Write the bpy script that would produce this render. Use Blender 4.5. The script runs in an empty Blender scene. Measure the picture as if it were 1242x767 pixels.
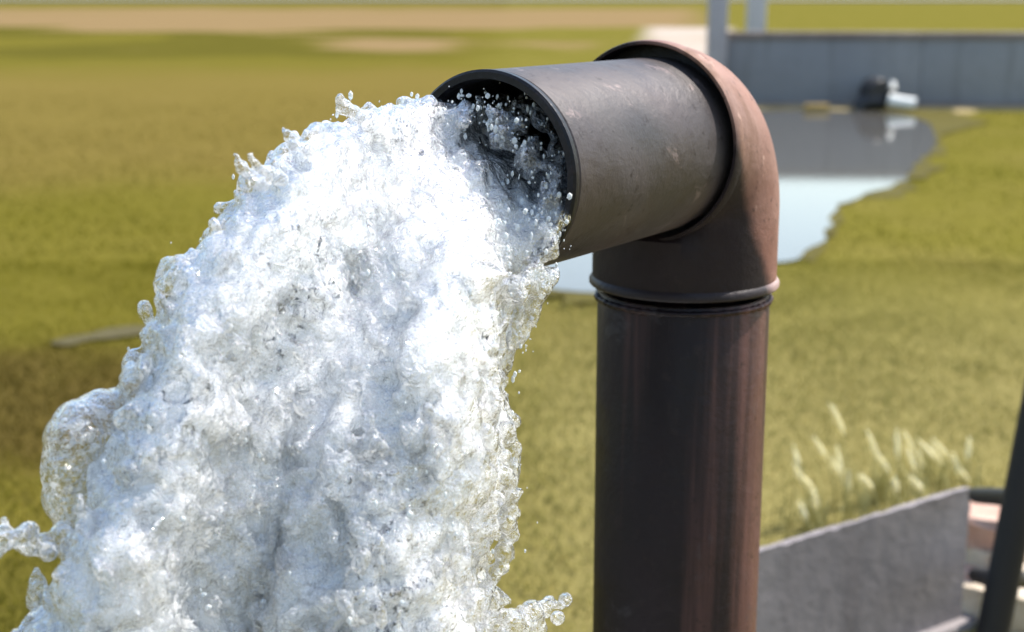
import bpy, bmesh, math, random
import numpy as np
import openvdb
from mathutils import Vector, Matrix

R = math.radians
random.seed(7)
rng = np.random.default_rng(11)
sc = bpy.context.scene
col = sc.collection

# ------------------------------------------------------------------ camera, sky, sun, exposure
H = 1.5                     # eye height
FPX, CXP, CYP = 1706.0, 621.0, 383.5      # focal length and centre in photograph pixels
PITCH = 12.9
cd = bpy.data.cameras.new('camera')
cam = bpy.data.objects.new('camera', cd)
col.objects.link(cam)
cam.location = (0, 0, H)
cam.rotation_euler = (R(90 - PITCH), 0, 0)
cd.sensor_width = 36.0
cd.lens = FPX / 1242.0 * 36.0
cd.clip_start = 0.05
cd.clip_end = 3000
cd.dof.use_dof = True
cd.dof.focus_distance = 1.25
cd.dof.aperture_fstop = 5.0
sc.camera = cam

SUN_EL, SUN_AZ = 54.0, 61.0        # azimuth clockwise from the viewing direction (+Y)
w = bpy.data.worlds.new('World')
sc.world = w
w.use_nodes = True
nt = w.node_tree
sky = nt.nodes.new('ShaderNodeTexSky')
sky.sky_type = 'NISHITA'
sky.sun_disc = False
sky.sun_elevation = R(SUN_EL)
sky.sun_rotation = R(SUN_AZ)
sky.air_density = 1.3
sky.dust_density = 1.4
bg = nt.nodes['Background']
bg.inputs['Strength'].default_value = 0.135
nt.links.new(sky.outputs[0], bg.inputs[0])

sl = bpy.data.lights.new('sun', 'SUN')
sl.energy = 4.0
sl.angle = R(0.53)
sl.color = (1.0, 0.95, 0.87)
sun = bpy.data.objects.new('sun', sl)
col.objects.link(sun)
sd = Vector((math.sin(R(SUN_AZ)) * math.cos(R(SUN_EL)), math.cos(R(SUN_AZ)) * math.cos(R(SUN_EL)), math.sin(R(SUN_EL))))
sun.rotation_euler = sd.to_track_quat('Z', 'Y').to_euler()

sc.view_settings.view_transform = 'Standard'
sc.view_settings.look = 'None'
sc.view_settings.exposure = 1.15
sc.view_settings.gamma = 1.0
sc.view_settings.use_curve_mapping = False
sc.render.engine = 'CYCLES'
sc.cycles.use_denoising = True
sc.cycles.max_bounces = 12
sc.cycles.transmission_bounces = 10
sc.cycles.diffuse_bounces = 5
sc.cycles.glossy_bounces = 4
sc.cycles.transparent_max_bounces = 24
sc.cycles.sample_clamp_indirect = 6.0

# ------------------------------------------------------------------ helpers
CP, SP = math.cos(R(PITCH)), math.sin(R(PITCH))

def ray(px, py):
    """world direction through a pixel of the photograph, unit depth along the optical axis"""
    a, b = (px - CXP) / FPX, (CYP - py) / FPX
    return Vector((a, CP + b * SP, -SP + b * CP))

def ground_at(px, py, z=0.0):
    d = ray(px, py)
    return Vector((0, 0, H)) + d * ((z - H) / d.z)

def at_y(px, py, Y):
    d = ray(px, py)
    return Vector((0, 0, H)) + d * (Y / d.y)

def tag(o, label=None, cat=None, group=None, kind=None):
    if label: o['label'] = label
    if cat: o['category'] = cat
    if group: o['group'] = group
    if kind: o['kind'] = kind
    return o

def empty(name, loc=(0, 0, 0), rz=0.0):
    o = bpy.data.objects.new(name, None)
    o.location = loc
    o.rotation_euler = (0, 0, rz)
    o.empty_display_size = 0.1
    col.objects.link(o)
    return o

def mesh_obj(name, me, mat=None, parent=None, smooth=True):
    o = bpy.data.objects.new(name, me)
    col.objects.link(o)
    if parent: o.parent = parent
    if mat: me.materials.append(mat)
    if smooth and len(me.polygons):
        me.polygons.foreach_set('use_smooth', np.ones(len(me.polygons), dtype=bool))
    return o

def bm_obj(name, bm, mat=None, parent=None, smooth=True, auto=None):
    me = bpy.data.meshes.new(name)
    bm.normal_update()
    if auto is not None:
        for e in bm.edges:
            if len(e.link_faces) == 2 and e.calc_face_angle() > R(auto):
                e.smooth = False
    bm.to_mesh(me)
    bm.free()
    return mesh_obj(name, me, mat, parent, smooth)

def np_mesh(name, verts, quads=None, tris=None):
    me = bpy.data.meshes.new(name)
    verts = np.asarray(verts, dtype=np.float32)
    me.vertices.add(len(verts))
    me.vertices.foreach_set('co', verts.ravel())
    loops, starts, n = [], [], 0
    if quads is not None and len(quads):
        loops.append(np.asarray(quads).ravel()); starts.append(np.arange(len(quads)) * 4); n = len(quads) * 4
    if tris is not None and len(tris):
        loops.append(np.asarray(tris).ravel()); starts.append(n + np.arange(len(tris)) * 3)
    loops = np.concatenate(loops).astype(np.int32); starts = np.concatenate(starts).astype(np.int32)
    me.loops.add(len(loops)); me.loops.foreach_set('vertex_index', loops)
    me.polygons.add(len(starts)); me.polygons.foreach_set('loop_start', starts)
    me.update(calc_edges=True)
    me.validate()
    return me

def lathe(bm, prof, seg=96, close=True, M=None):
    """prof: list of (radius, z); revolve about z; closed loop profile when close"""
    rings = []
    for r, z in prof:
        ring = []
        for k in range(seg):
            a = 2 * math.pi * k / seg
            v = Vector((r * math.cos(a), r * math.sin(a), z))
            ring.append(bm.verts.new(M @ v if M else v))
        rings.append(ring)
    n = len(rings)
    for i in range(n if close else n - 1):
        A, B = rings[i], rings[(i + 1) % n]
        for k in range(seg):
            bm.faces.new((A[k], A[(k + 1) % seg], B[(k + 1) % seg], B[k]))
    bmesh.ops.recalc_face_normals(bm, faces=bm.faces[:])

def box(bm, x0, x1, y0, y1, z0, z1, bevel=0.0, seg=2, M=None):
    r = bmesh.ops.create_cube(bm, size=1.0)
    vs = r['verts']
    for v in vs:
        v.co = Vector(((x0 + x1) / 2 + v.co.x * (x1 - x0), (y0 + y1) / 2 + v.co.y * (y1 - y0), (z0 + z1) / 2 + v.co.z * (z1 - z0)))
    if bevel:
        es = list({e for v in vs for e in v.link_edges})
        rr = bmesh.ops.bevel(bm, geom=es, offset=bevel, segments=seg, affect='EDGES', profile=0.5)
        vs = list({v for f in rr['faces'] for v in f.verts} | {v for v in vs if v.is_valid})
    if M:
        for v in vs: v.co = M @ v.co
    return vs

def tube(bm, pts, rads, seg=10, cap=True):
    """tapered tube along points"""
    rings = []
    pts = [Vector(p) for p in pts]
    for i, p in enumerate(pts):
        t = (pts[min(i + 1, len(pts) - 1)] - pts[max(i - 1, 0)]).normalized()
        q = t.to_track_quat('Z', 'Y')
        rings.append([bm.verts.new(p + q @ Vector((rads[i] * math.cos(2 * math.pi * k / seg), rads[i] * math.sin(2 * math.pi * k / seg), 0))) for k in range(seg)])
    for i in range(len(rings) - 1):
        for k in range(seg):
            bm.faces.new((rings[i][k], rings[i][(k + 1) % seg], rings[i + 1][(k + 1) % seg], rings[i + 1][k]))
    if cap:
        bm.faces.new(rings[0][::-1]); bm.faces.new(rings[-1])

# ------------------------------------------------------------------ material helpers
class NT:
    def __init__(s, name):
        s.m = bpy.data.materials.new(name)
        s.m.use_nodes = True
        s.t = s.m.node_tree
        s.b = s.t.nodes['Principled BSDF']
        s.out = s.t.nodes['Material Output']
    def n(s, typ, **kw):
        x = s.t.nodes.new('ShaderNode' + typ)
        for k, v in kw.items(): setattr(x, k, v)
        return x
    def l(s, a, b): s.t.links.new(a, b)
    def put(s, sock, v):
        if hasattr(v, 'is_output') or isinstance(v, bpy.types.NodeSocket): s.l(v, sock)
        else: sock.default_value = v
    def coord(s, which='Object'):
        if which == 'Position': return s.n('NewGeometry').outputs['Position']
        return s.n('TexCoord').outputs[which]
    def mapping(s, vec, scale=(1, 1, 1), loc=(0, 0, 0), rot=(0, 0, 0)):
        m = s.n('Mapping'); s.l(vec, m.inputs[0])
        m.inputs['Scale'].default_value = scale; m.inputs['Location'].default_value = loc; m.inputs['Rotation'].default_value = rot
        return m.outputs[0]
    def noise(s, vec, scale, detail=4, rough=0.55, dist=0.0, lac=2.0):
        x = s.n('TexNoise'); s.l(vec, x.inputs['Vector'])
        x.inputs['Scale'].default_value = scale; x.inputs['Detail'].default_value = detail
        x.inputs['Roughness'].default_value = rough; x.inputs['Distortion'].default_value = dist; x.inputs['Lacunarity'].default_value = lac
        return x.outputs['Fac']
    def ramp(s, fac, stops, interp='LINEAR'):
        x = s.n('ValToRGB'); s.l(fac, x.inputs[0])
        cr = x.color_ramp; cr.interpolation = interp
        while len(cr.elements) < len(stops): cr.elements.new(0.5)
        for e, (p, c) in zip(cr.elements, stops):
            e.position = p
            e.color = (c, c, c, 1) if isinstance(c, (int, float)) else (*c, 1)
        return x.outputs[0]
    def mix(s, f, a, b, mode='MIX'):
        x = s.n('Mix', data_type='RGBA', blend_type=mode)
        s.put(x.inputs['Factor'], f)
        for sock, v in ((x.inputs[6], a), (x.inputs[7], b)):
            if isinstance(v, tuple): sock.default_value = (*v, 1) if len(v) == 3 else v
            else: s.put(sock, v)
        return x.outputs[2]
    def math(s, op, a, b=0.0, c=0.0, clamp=False):
        x = s.n('Math', operation=op, use_clamp=clamp)
        for i, v in enumerate((a, b, c)): s.put(x.inputs[i], v)
        return x.outputs[0]
    def mrange(s, v, a, b, c=0.0, d=1.0, smooth=True):
        x = s.n('MapRange', interpolation_type='SMOOTHSTEP' if smooth else 'LINEAR')
        s.put(x.inputs[0], v)
        for i, q in enumerate((a, b, c, d)): x.inputs[i + 1].default_value = q
        return x.outputs[0]
    def bump(s, h, strength=0.3, dist=0.01, normal=None):
        x = s.n('Bump'); x.inputs['Strength'].default_value = strength; x.inputs['Distance'].default_value = dist
        s.l(h, x.inputs['Height'])
        if normal is not None: s.l(normal, x.inputs['Normal'])
        return x.outputs[0]
    def xyz(s, vec):
        x = s.n('SeparateXYZ'); s.l(vec, x.inputs[0]); return x.outputs
    def base(s, c): s.put(s.b.inputs['Base Color'], (*c, 1) if isinstance(c, tuple) else c)
    def rough(s, v): s.put(s.b.inputs['Roughness'], v)
    def nrm(s, v): s.l(v, s.b.inputs['Normal'])

def field_colour(g, pos):
    """dry and green patches of the field, from world position"""
    X, Y, Z = g.xyz(pos)
    big = g.noise(g.mapping(pos, (0.16, 0.10, 0.0)), 1.0, 4, 0.55, 0.4)
    mid = g.noise(g.mapping(pos, (0.9, 0.55, 0.0), (7, 3, 0)), 1.0, 4, 0.6)
    fine = g.noise(g.mapping(pos, (9, 7, 0.0)), 1.0, 4, 0.65)
    c = g.ramp(mid, [(0.25, (0.150, 0.146, 0.013)), (0.5, (0.185, 0.170, 0.022)), (0.78, (0.220, 0.190, 0.038))])
    c = g.mix(g.math('MULTIPLY', g.mrange(fine, 0.35, 0.75), 0.2), c, (0.26, 0.23, 0.065))
    c = g.mix(g.math('MULTIPLY', g.mrange(X, 0.2, -1.6), 0.55), c, (0.138, 0.122, 0.009))
    # dry tan patches on the left side of the field
    yy = g.math('ADD', Y, g.math('MULTIPLY', g.math('SUBTRACT', big, 0.5), 14.0))
    leftm = g.mrange(X, 2.5, -1.5)
    band = g.math('MULTIPLY', g.mrange(yy, 9.5, 13.5), g.mrange(yy, 34.0, 25.0))
    c = g.mix(g.math('MULTIPLY', g.math('MULTIPLY', band, leftm), 0.5), c, (0.250, 0.175, 0.052))
    # wet brown streaks near the jet on the left
    yw = g.math('ADD', Y, g.math('MULTIPLY', g.math('SUBTRACT', mid, 0.5), 2.2))
    wet = g.math('MULTIPLY', g.math('MULTIPLY', g.mrange(yw, 4.3, 4.9), g.mrange(yw, 6.4, 5.5)), g.mrange(X, -0.9, -1.6))
    c = g.mix(g.math('MULTIPLY', wet, 0.8), c, (0.10, 0.070, 0.018))
    near = g.math('MULTIPLY', g.mrange(yw, 4.4, 3.6), g.mrange(X, -0.5, -1.2))
    c = g.mix(g.math('MULTIPLY', near, 0.6), c, (0.085, 0.080, 0.010))
    # far bare soil strip and a greener ridge before it
    yf = g.math('ADD', Y, g.math('ADD', g.math('MULTIPLY', g.math('SUBTRACT', big, 0.5), 30.0), g.math('MULTIPLY', g.math('SUBTRACT', g.noise(g.mapping(pos, (0.05, 0.03, 0.0), (3, 8, 0)), 1.0, 3), 0.5), 150.0)))
    ridge = g.math('MULTIPLY', g.mrange(yf, 38, 44), g.mrange(yf, 60, 52))
    c = g.mix(g.math('MULTIPLY', g.math('MULTIPLY', ridge, g.mrange(X, 2.0, -6.0)), 0.8), c, (0.10, 0.095, 0.010))
    soil = g.math('MULTIPLY', g.mrange(yf, 54, 62), g.mrange(yf, 190, 120))
    soilx = g.mrange(g.math('SUBTRACT', X, g.math('MULTIPLY', Y, 0.125)), 2.5, -1.5)
    c = g.mix(g.math('MULTIPLY', g.math('MULTIPLY', soil, soilx), 0.85), c, (0.33, 0.225, 0.11))
    pale = g.math('MULTIPLY', g.mrange(yf, 34, 42), g.mrange(yf, 62, 52))
    palex = g.math('MULTIPLY', g.mrange(g.math('SUBTRACT', X, g.math('MULTIPLY', Y, 0.1)), -1.0, 0.3), g.mrange(g.math('SUBTRACT', X, g.math('MULTIPLY', Y, 0.15)), 0.6, -0.3))
    c = g.mix(g.math('MULTIPLY', pale, palex), c, (0.62, 0.54, 0.42))
    c = g.mix(1.0, c, (0.78, 0.78, 0.86), 'MULTIPLY')
    nearr = g.math('MULTIPLY', g.mrange(Y, 9.0, 4.5), g.mrange(X, -0.6, 0.4))
    c = g.mix(g.math('MULTIPLY', nearr, 0.75), c, (0.260, 0.228, 0.092))
    return c, mid, fine

# ------------------------------------------------------------------ ground
g = NT('field_ground')
pos = g.coord('Position')
c, mid, fine = field_colour(g, pos)
grit = g.noise(pos, 60, 3, 0.6)
c = g.mix(0.12, c, g.mix(grit, (0.10, 0.085, 0.025), (0.33, 0.27, 0.12)))
# whole ground toned down evenly to match the grass blades
c = g.mix(1.0, c, (0.74, 0.72, 0.72), 'MULTIPLY')
g.base(c); g.rough(0.95); g.b.inputs['Specular IOR Level'].default_value = 0.0
g.nrm(g.bump(g.math('ADD', fine, g.math('MULTIPLY', grit, 0.4)), 0.6, 0.03))
M_ground = g.m

xs = np.concatenate([[-1500, -400, -120, -50, -25], np.linspace(-12, 16, 57), [25, 50, 120, 400, 1500]])
ys = np.concatenate([[-60, -20, -8], np.linspace(-2, 26, 57), [32, 42, 60, 100, 200, 500, 1800]])
gx, gy = np.meshgrid(xs, ys, indexing='ij')
gz = 0.012 * np.sin(gx * 1.3 + 0.7 * gy) * np.cos(gy * 0.9) * (np.abs(gx) < 14) * (gy < 28) * (gy > 2.5) - 0.014
V = np.stack([gx, gy, gz], -1).reshape(-1, 3)
nx, ny = gx.shape
idx = np.arange(nx * ny).reshape(nx, ny)
Q = np.stack([idx[:-1, :-1], idx[1:, :-1], idx[1:, 1:], idx[:-1, 1:]], -1).reshape(-1, 4)
ground = mesh_obj('ground', np_mesh('ground', V, Q), M_ground)
tag(ground, 'olive and tan grass field reaching the horizon', 'ground', kind='structure')

# far road
g = NT('far_asphalt')
g.base(g.mix(g.noise(g.coord('Position'), 0.2, 4), (0.10, 0.10, 0.115), (0.15, 0.145, 0.15))); g.rough(0.9)
bm = bmesh.new()
box(bm, -900, 900, 300, 420, -0.3, 0.25)
road = bm_obj('road', bm, g.m, None, False)
tag(road, 'grey road along the far edge of the field', 'road', kind='structure')

# ------------------------------------------------------------------ puddles
WALL_Y = ground_at(930, 130).y
g = NT('standing_water')
p = g.coord('Position')
g.base((0.085, 0.080, 0.072)); g.rough(0.05)
g.b.inputs['IOR'].default_value = 1.38
g.b.inputs['Specular IOR Level'].default_value = 0.5
rip = g.noise(g.mapping(p, (2.2, 6.0, 1)), 2.0, 3, 0.5)
g.nrm(g.bump(rip, 0.02, 0.02))
M_puddle = g.m

def smooth_poly(pts, n=6):
    out = []
    m = len(pts)
    for i in range(m):
        p0, p1, p2, p3 = (Vector(pts[(i + k - 1) % m]) for k in range(4))
        for j in range(n):
            t = j / n
            out.append(0.5 * ((2 * p1) + (p2 - p0) * t + (2 * p0 - 5 * p1 + 4 * p2 - p3) * t * t + (3 * p1 - p0 - 3 * p2 + p3) * t ** 3))
    return out

def puddle(name, pts, z, label, kind='structure'):
    bm = bmesh.new()
    pp = smooth_poly(pts)
    vs = [bm.verts.new((q.x + 0.03 * math.sin(9 * q.y + 3 * q.x), q.y + 0.05 * math.sin(7 * q.x), z)) for q in pp]
    f = bm.faces.new(vs)
    if f.normal.z < 0: f.normal_flip()
    bm.normal_update()
    if f.normal.z < 0: f.normal_flip()
    bmesh.ops.triangulate(bm, faces=bm.faces[:])
    o = bm_obj(name, bm, M_puddle, None, False)
    return tag(o, label, 'puddle', kind=kind), pp

PUD = [(926, 134), (1010, 135), (1080, 138), (1122, 148), (1135, 165), (1128, 185), (1108, 203), (1085, 226), (1018, 248),
       (1003, 288), (965, 312), (900, 322), (820, 335), (730, 356), (650, 352), (600, 330), (585, 290), (610, 230), (660, 180), (740, 150), (840, 137)]
PUDW = [ground_at(a, b).xy.to_3d() for a, b in PUD]
pud, PUDP = puddle('puddle', PUDW, 0.006, 'wide shallow puddle reflecting the grey concrete wall')
g = NT('wet_mud'); p = g.coord('Position')
g.base(g.mix(g.noise(g.mapping(p, (1, 0.6, 1)), 2.5, 5, 0.6), (0.050, 0.042, 0.012), (0.105, 0.090, 0.022))); g.rough(0.9); g.b.inputs['Specular IOR Level'].default_value = 0.05
g.nrm(g.bump(g.noise(p, 14, 4), 0.4, 0.02)); M_mud = g.m
ctr = sum((Vector(q) for q in PUDW), Vector()) / len(PUDW)
bm = bmesh.new()
ring = []
for i_m, q in enumerate(smooth_poly([Vector((q.x, q.y, 0)) for q in PUDW] )):
    d_ = (q - ctr).normalized()
    grow_ = 0.16 + 0.10 * math.sin(i_m * 0.9) + 0.08 * math.sin(i_m * 2.3) + (1.4 if (q.x > 4.6 and q.y > 12) else 0.0)
    ring.append(bm.verts.new((q.x + d_.x * grow_, min(q.y + d_.y * grow_, WALL_Y - 0.2), 0.002)))
f_ = bm.faces.new(ring); bm.normal_update()
if f_.normal.z < 0: f_.normal_flip()
bmesh.ops.triangulate(bm, faces=bm.faces[:])
tag(bm_obj('mud_patch', bm, M_mud, None, False), 'wet brown mud around the edge of the wide puddle', 'mud', kind='structure')
PUD2 = [ground_at(a, b).xy.to_3d() for a, b in [(74, 414), (92, 407), (112, 404), (128, 398), (160, 397), (190, 404), (150, 412), (118, 413), (96, 418)]]
g = NT('muddy_water'); g.base(g.mix(g.noise(g.coord('Position'), 5, 4), (0.055, 0.045, 0.016), (0.085, 0.072, 0.030))); g.rough(0.8); g.b.inputs['Specular IOR Level'].default_value = 0.15
M_mudw = g.m
pud2, PUD2P = puddle('puddle', PUD2, 0.006, 'small puddle in the wet brown grass left of the falling water')
pud2.data.materials[0] = M_mudw
PUD3 = [Vector((a, b, 0)) for a, b in [(-1.5, 0.9), (-1.1, 1.55), (-0.3, 1.75), (0.35, 1.7), (0.5, 1.2), (0.2, 0.5), (-0.5, 0.1), (-1.3, 0.2)]]
pud3, PUD3P = puddle('puddle', PUD3, 0.006, 'unseen frothing pool under the jet, whitened to bounce light up')
g = NT('bounce_froth'); p = g.coord('Position')
g.base(g.mix(g.mrange(g.noise(p, 9, 5, 0.65), 0.35, 0.65), (0.45, 0.48, 0.50), (0.82, 0.83, 0.83))); g.rough(0.3); g.nrm(g.bump(g.noise(p, 30, 4), 0.8, 0.03))
pud3.data.materials[0] = g.m  # pool out of view, made white to reflect light onto the jet

def in_poly(px, py, poly):
    inside = np.zeros(px.shape, bool)
    n = len(poly)
    for i in range(n):
        x1, y1, x2, y2 = poly[i].x, poly[i].y, poly[(i + 1) % n].x, poly[(i + 1) % n].y
        cnd = ((y1 > py) != (y2 > py)) & (px < (x2 - x1) * (py - y1) / (y2 - y1 + 1e-12) + x1)
        inside ^= cnd
    return inside

# ------------------------------------------------------------------ grass
def blade_mat(name, translucent=0.35):
    g = NT(name)
    pos = g.coord('Position')
    c, mid, fine = field_colour(g, pos)
    at = g.n('Attribute', attribute_name='tint')
    c = g.mix(1.0, c, g.ramp(at.outputs['Fac'], [(0.0, (0.95, 1.02, 0.8)), (0.5, (1.15, 1.15, 1.1)), (1.0, (1.45, 1.36, 1.3))]), 'MULTIPLY')
    g.base(c); g.rough(0.6)
    g.b.inputs['Specular IOR Level'].default_value = 0.0
    tr = g.n('BsdfTranslucent'); g.l(c, tr.inputs[0])
    ms = g.n('MixShader'); ms.inputs[0].default_value = translucent
    g.l(g.b.outputs[0], ms.inputs[1]); g.l(tr.outputs[0], ms.inputs[2]); g.l(ms.outputs[0], g.out.inputs[0])
    return g.m
M_blade = blade_mat('grass_blades')

def blades(name, px, py, hmin, hmax, width, label=None):
    n = len(px)
    h = rng.uniform(hmin, hmax, n) * rng.uniform(0.6, 1.0, n)
    a = rng.uniform(0, 2 * np.pi, n)
    la = rng.uniform(0, 2 * np.pi, n)
    ln = h * rng.uniform(0.2, 1.0, n)
    wd = width * rng.uniform(0.6, 1.3, n)
    b = np.stack([px, py, np.full(n, -0.012)], -1)
    s = np.stack([np.cos(a), np.sin(a), np.zeros(n)], -1) * wd[:, None] * 0.5
    ld = np.stack([np.cos(la), np.sin(la), np.zeros(n)], -1) * ln[:, None]
    up = np.zeros((n, 3)); up[:, 2] = h
    m = b + up * 0.6 + ld * 0.3
    t = b + up + ld
    Vv = np.stack([b - s, b + s, m + s * 0.7, m - s * 0.7, t], 1).reshape(-1, 3)
    o = np.arange(n)[:, None] * 5
    me = np_mesh(name, Vv, o + np.array([[0, 1, 2, 3]]), o + np.array([[3, 2, 4]]))
    at = me.attributes.new('tint', 'FLOAT', 'POINT')
    at.data.foreach_set('value', np.repeat(rng.uniform(0, 1, n), 5).astype(np.float32))
    ob = mesh_obj(name, me, M_blade)
    return tag(ob, label, 'grass', kind='stuff')

def scatter(n, y0, y1, spread, clump=0.15):
    # even on the ground in depth, inside a wedge a little wider than the view
    y = np.sqrt(rng.uniform(y0 * y0, y1 * y1, n))
    x = rng.uniform(-1, 1, n) * (y * 0.40 + spread)
    k = np.sin(x * 5.1 + 2.0 * np.sin(y * 3.3)) * np.sin(y * 4.7 + 1.7 * np.sin(x * 2.9))
    keep = (rng.uniform(-1, 1, n) < k + 1 - clump) & (rng.uniform(0, 1, n) < np.clip((24 - y) / 16.0, 0, 1))
    jit = 0.028 * y * rng.standard_normal(n)
    for P in (PUDP, PUD3P): keep &= ~in_poly(x + jit * 0.6, y + jit * 1.2, P)
    return x[keep], y[keep]

px, py = scatter(150000, 2.0, 8.0, 0.8)
blades('grass', px, py, 0.012, 0.032, 0.006, 'short olive grass near the pipe and the concrete slab')
px, py = scatter(120000, 8.0, 24.0, 1.0)
blades('grass', px, py, 0.014, 0.032, 0.013, 'blurred dry grass of the middle field around the puddle')

# ------------------------------------------------------------------ background wall with posts and drain
def concrete(name, a, b, scale=6, streak=0.4, rough=0.85, stain_shade=(0.10, 0.09, 0.085)):
    g = NT(name)
    p = g.coord('Object')
    n1 = g.noise(p, scale * 0.4, 5, 0.6); n2 = g.noise(p, scale * 6, 4, 0.65)
    st = g.noise(g.mapping(p, (5, 5, 0.5)), 1.2, 4, 0.6)
    c = g.mix(g.mrange(n1, 0.3, 0.7), a, b)
    c = g.mix(g.math('MULTIPLY', g.mrange(st, 0.5, 0.75), streak), c, stain_shade)
    c = g.mix(g.math('MULTIPLY', g.mrange(n2, 0.5, 0.8), 0.3), c, stain_shade)
    c = g.mix(1.0, c, (0.76, 0.76, 0.76), 'MULTIPLY')
    g.base(c); g.rough(rough)
    g.nrm(g.bump(g.math('ADD', n1, n2), 0.4, 0.008))
    return g.m
M_wall = concrete('wall_concrete', (0.245, 0.25, 0.265), (0.30, 0.305, 0.315), 1.0, 0.3)
M_cap = concrete('coping_concrete', (0.20, 0.15, 0.13), (0.30, 0.25, 0.22), 2.0, 0.4)
WA = ground_at(880, 129.5); WB = ground_at(1242, 131.0)
wdir = (WB - WA).normalized()
wall_len = 13.0
wang = math.atan2(wdir.y, wdir.x)
wall_h = 1.0
wl = empty('concrete_wall', (WA.x, WA.y, 0), wang)
tag(wl, 'low grey concrete wall behind the puddle with a brownish coping', 'wall')
npan = 5
for k in range(npan):
    bm = bmesh.new()
    L = wall_len / npan
    box(bm, k * L + 0.003, (k + 1) * L - 0.003, 0.0, 0.24, -0.1, wall_h - 0.09, 0.012)
    bm_obj('panel', bm, M_wall, wl, True, 30)
    bm = bmesh.new()
    box(bm, k * L + 0.004, (k + 1) * L - 0.004, -0.035, 0.28, wall_h - 0.088, wall_h, 0.015)
    bm_obj('coping', bm, M_cap, wl, True, 30)
bm = bmesh.new()
box(bm, -0.02, wall_len, -0.09, -0.004, -0.1, 0.07, 0.02)
bm_obj('footing', bm, M_cap, wl, True, 30)

M_post = concrete('post_paint', (0.55, 0.54, 0.54), (0.66, 0.64, 0.62), 2.0, 0.35)
M_post2 = concrete('post_grey', (0.44, 0.41, 0.43), (0.52, 0.49, 0.50), 2.0, 0.35)
def post(pxl, pxr, Yp, mat, label, hgt):
    A = at_y(pxl, 60, Yp); B = at_y(pxr, 60, Yp)
    wd = B.x - A.x
    o = empty('gate_post', ((A.x + B.x) / 2, Yp, 0))
    bm = bmesh.new(); box(bm, -wd / 2, wd / 2, -wd / 2, wd / 2, -0.05, hgt, 0.012)
    bm_obj('shaft', bm, mat, o, True, 30)
    bm = bmesh.new(); box(bm, -wd * 0.62, wd * 0.62, -wd * 0.62, wd * 0.62, hgt, hgt + 0.07, 0.02)
    bm_obj('post_cap', bm, mat, o, True, 30)
    return tag(o, label, 'post')
post(858, 880, 19.3, M_post2, 'grey square post at the left end of the concrete wall', 2.3)
post(905, 926, 20.6, M_post, 'paler square post standing just behind the concrete wall', 2.2)

# black drain pipe with a white spout lying against the wall
M_black = NT('black_rubber'); M_black.base((0.012, 0.012, 0.014)); M_black.rough(0.5); M_black = M_black.m
M_whitep = NT('white_plastic'); M_whitep.base((0.78, 0.77, 0.72)); M_whitep.rough(0.45); M_whitep = M_whitep.m
D = ground_at(1066, 134)
dr = empty('drain_pipe', (D.x, D.y, 0), wang)
tag(dr, 'black drain pipe with a white spout at the foot of the wall', 'pipe')
bm = bmesh.new()
tube(bm, [(-0.02, 0.30, 0.22), (-0.02, 0.05, 0.22), (-0.02, -0.10, 0.22), (-0.01, -0.13, 0.22)], [0.2, 0.2, 0.2, 0.17], 28)
bm_obj('pipe_end', bm, M_black, dr, True, 40)
bm = bmesh.new()
tube(bm, [(-0.02, -0.05, 0.12), (-0.16, -0.08, 0.12), (-0.24, -0.08, 0.08), (-0.27, -0.08, 0.0)], [0.12, 0.12, 0.11, 0.10], 20)
bm_obj('bend', bm, M_black, dr, True, 40)
bm = bmesh.new()
tube(bm, [(0.10, -0.12, 0.15), (0.22, -0.17, 0.12), (0.42, -0.22, 0.10)], [0.085, 0.08, 0.075], 20)
bm_obj('spout', bm, M_whitep, dr, True, 40)
bm = bmesh.new()
tube(bm, [(0.14, -0.02, 0.36), (0.13, -0.07, 0.28)], [0.05, 0.06], 16)
bm_obj('valve_knob', bm, M_whitep, dr, True, 40)

# small yellow brick end on the mud
g = NT('yellow_brick'); g.base(g.mix(g.noise(g.coord('Object'), 20, 3), (0.26, 0.16, 0.04), (0.36, 0.26, 0.09))); g.rough(0.9)
bm = bmesh.new(); box(bm, -0.16, 0.16, -0.06, 0.06, 0, 0.09, 0.015)
br = bm_obj('loose_brick', bm, g.m, None, True, 40); D2 = ground_at(990, 135.5); br.location = (D2.x, D2.y, 0.004); br.rotation_euler.z = 0.15
tag(br, 'small yellow brick lying at the wall foot by the puddle', 'brick')
# mud margin strip along the wall foot
g = NT('dry_mud'); g.base(g.mix(g.noise(g.coord('Position'), 3, 5), (0.20, 0.15, 0.075), (0.36, 0.28, 0.12))); g.rough(0.95)
bm = bmesh.new()
a0 = WA - wdir * 1.5; n_ = Vector((-wdir.y, wdir.x, 0))
N = 60
prev = None
for i in range(N + 1):
    q = a0 + wdir * (14.4 * i / N)
    wdt = 0.55 + 0.18 * math.sin(i * 1.1) + 0.12 * math.sin(i * 2.7) + (1.2 if 0 else 0) * 0
    cur = (bm.verts.new((q.x, q.y, 0.022)), bm.verts.new((q.x - n_.x * wdt * 0.4, q.y - n_.y * wdt * 0.4, 0.024)), bm.verts.new((q.x - n_.x * wdt, q.y - n_.y * wdt, -0.03)))
    if prev:
        bm.faces.new((prev[2], cur[2], cur[1], prev[1])); bm.faces.new((prev[1], cur[1], cur[0], prev[0]))
    prev = cur
tag(bm_obj('mud_bank', bm, g.m), 'strip of dry mud along the wall foot', 'ground', kind='structure')

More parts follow.
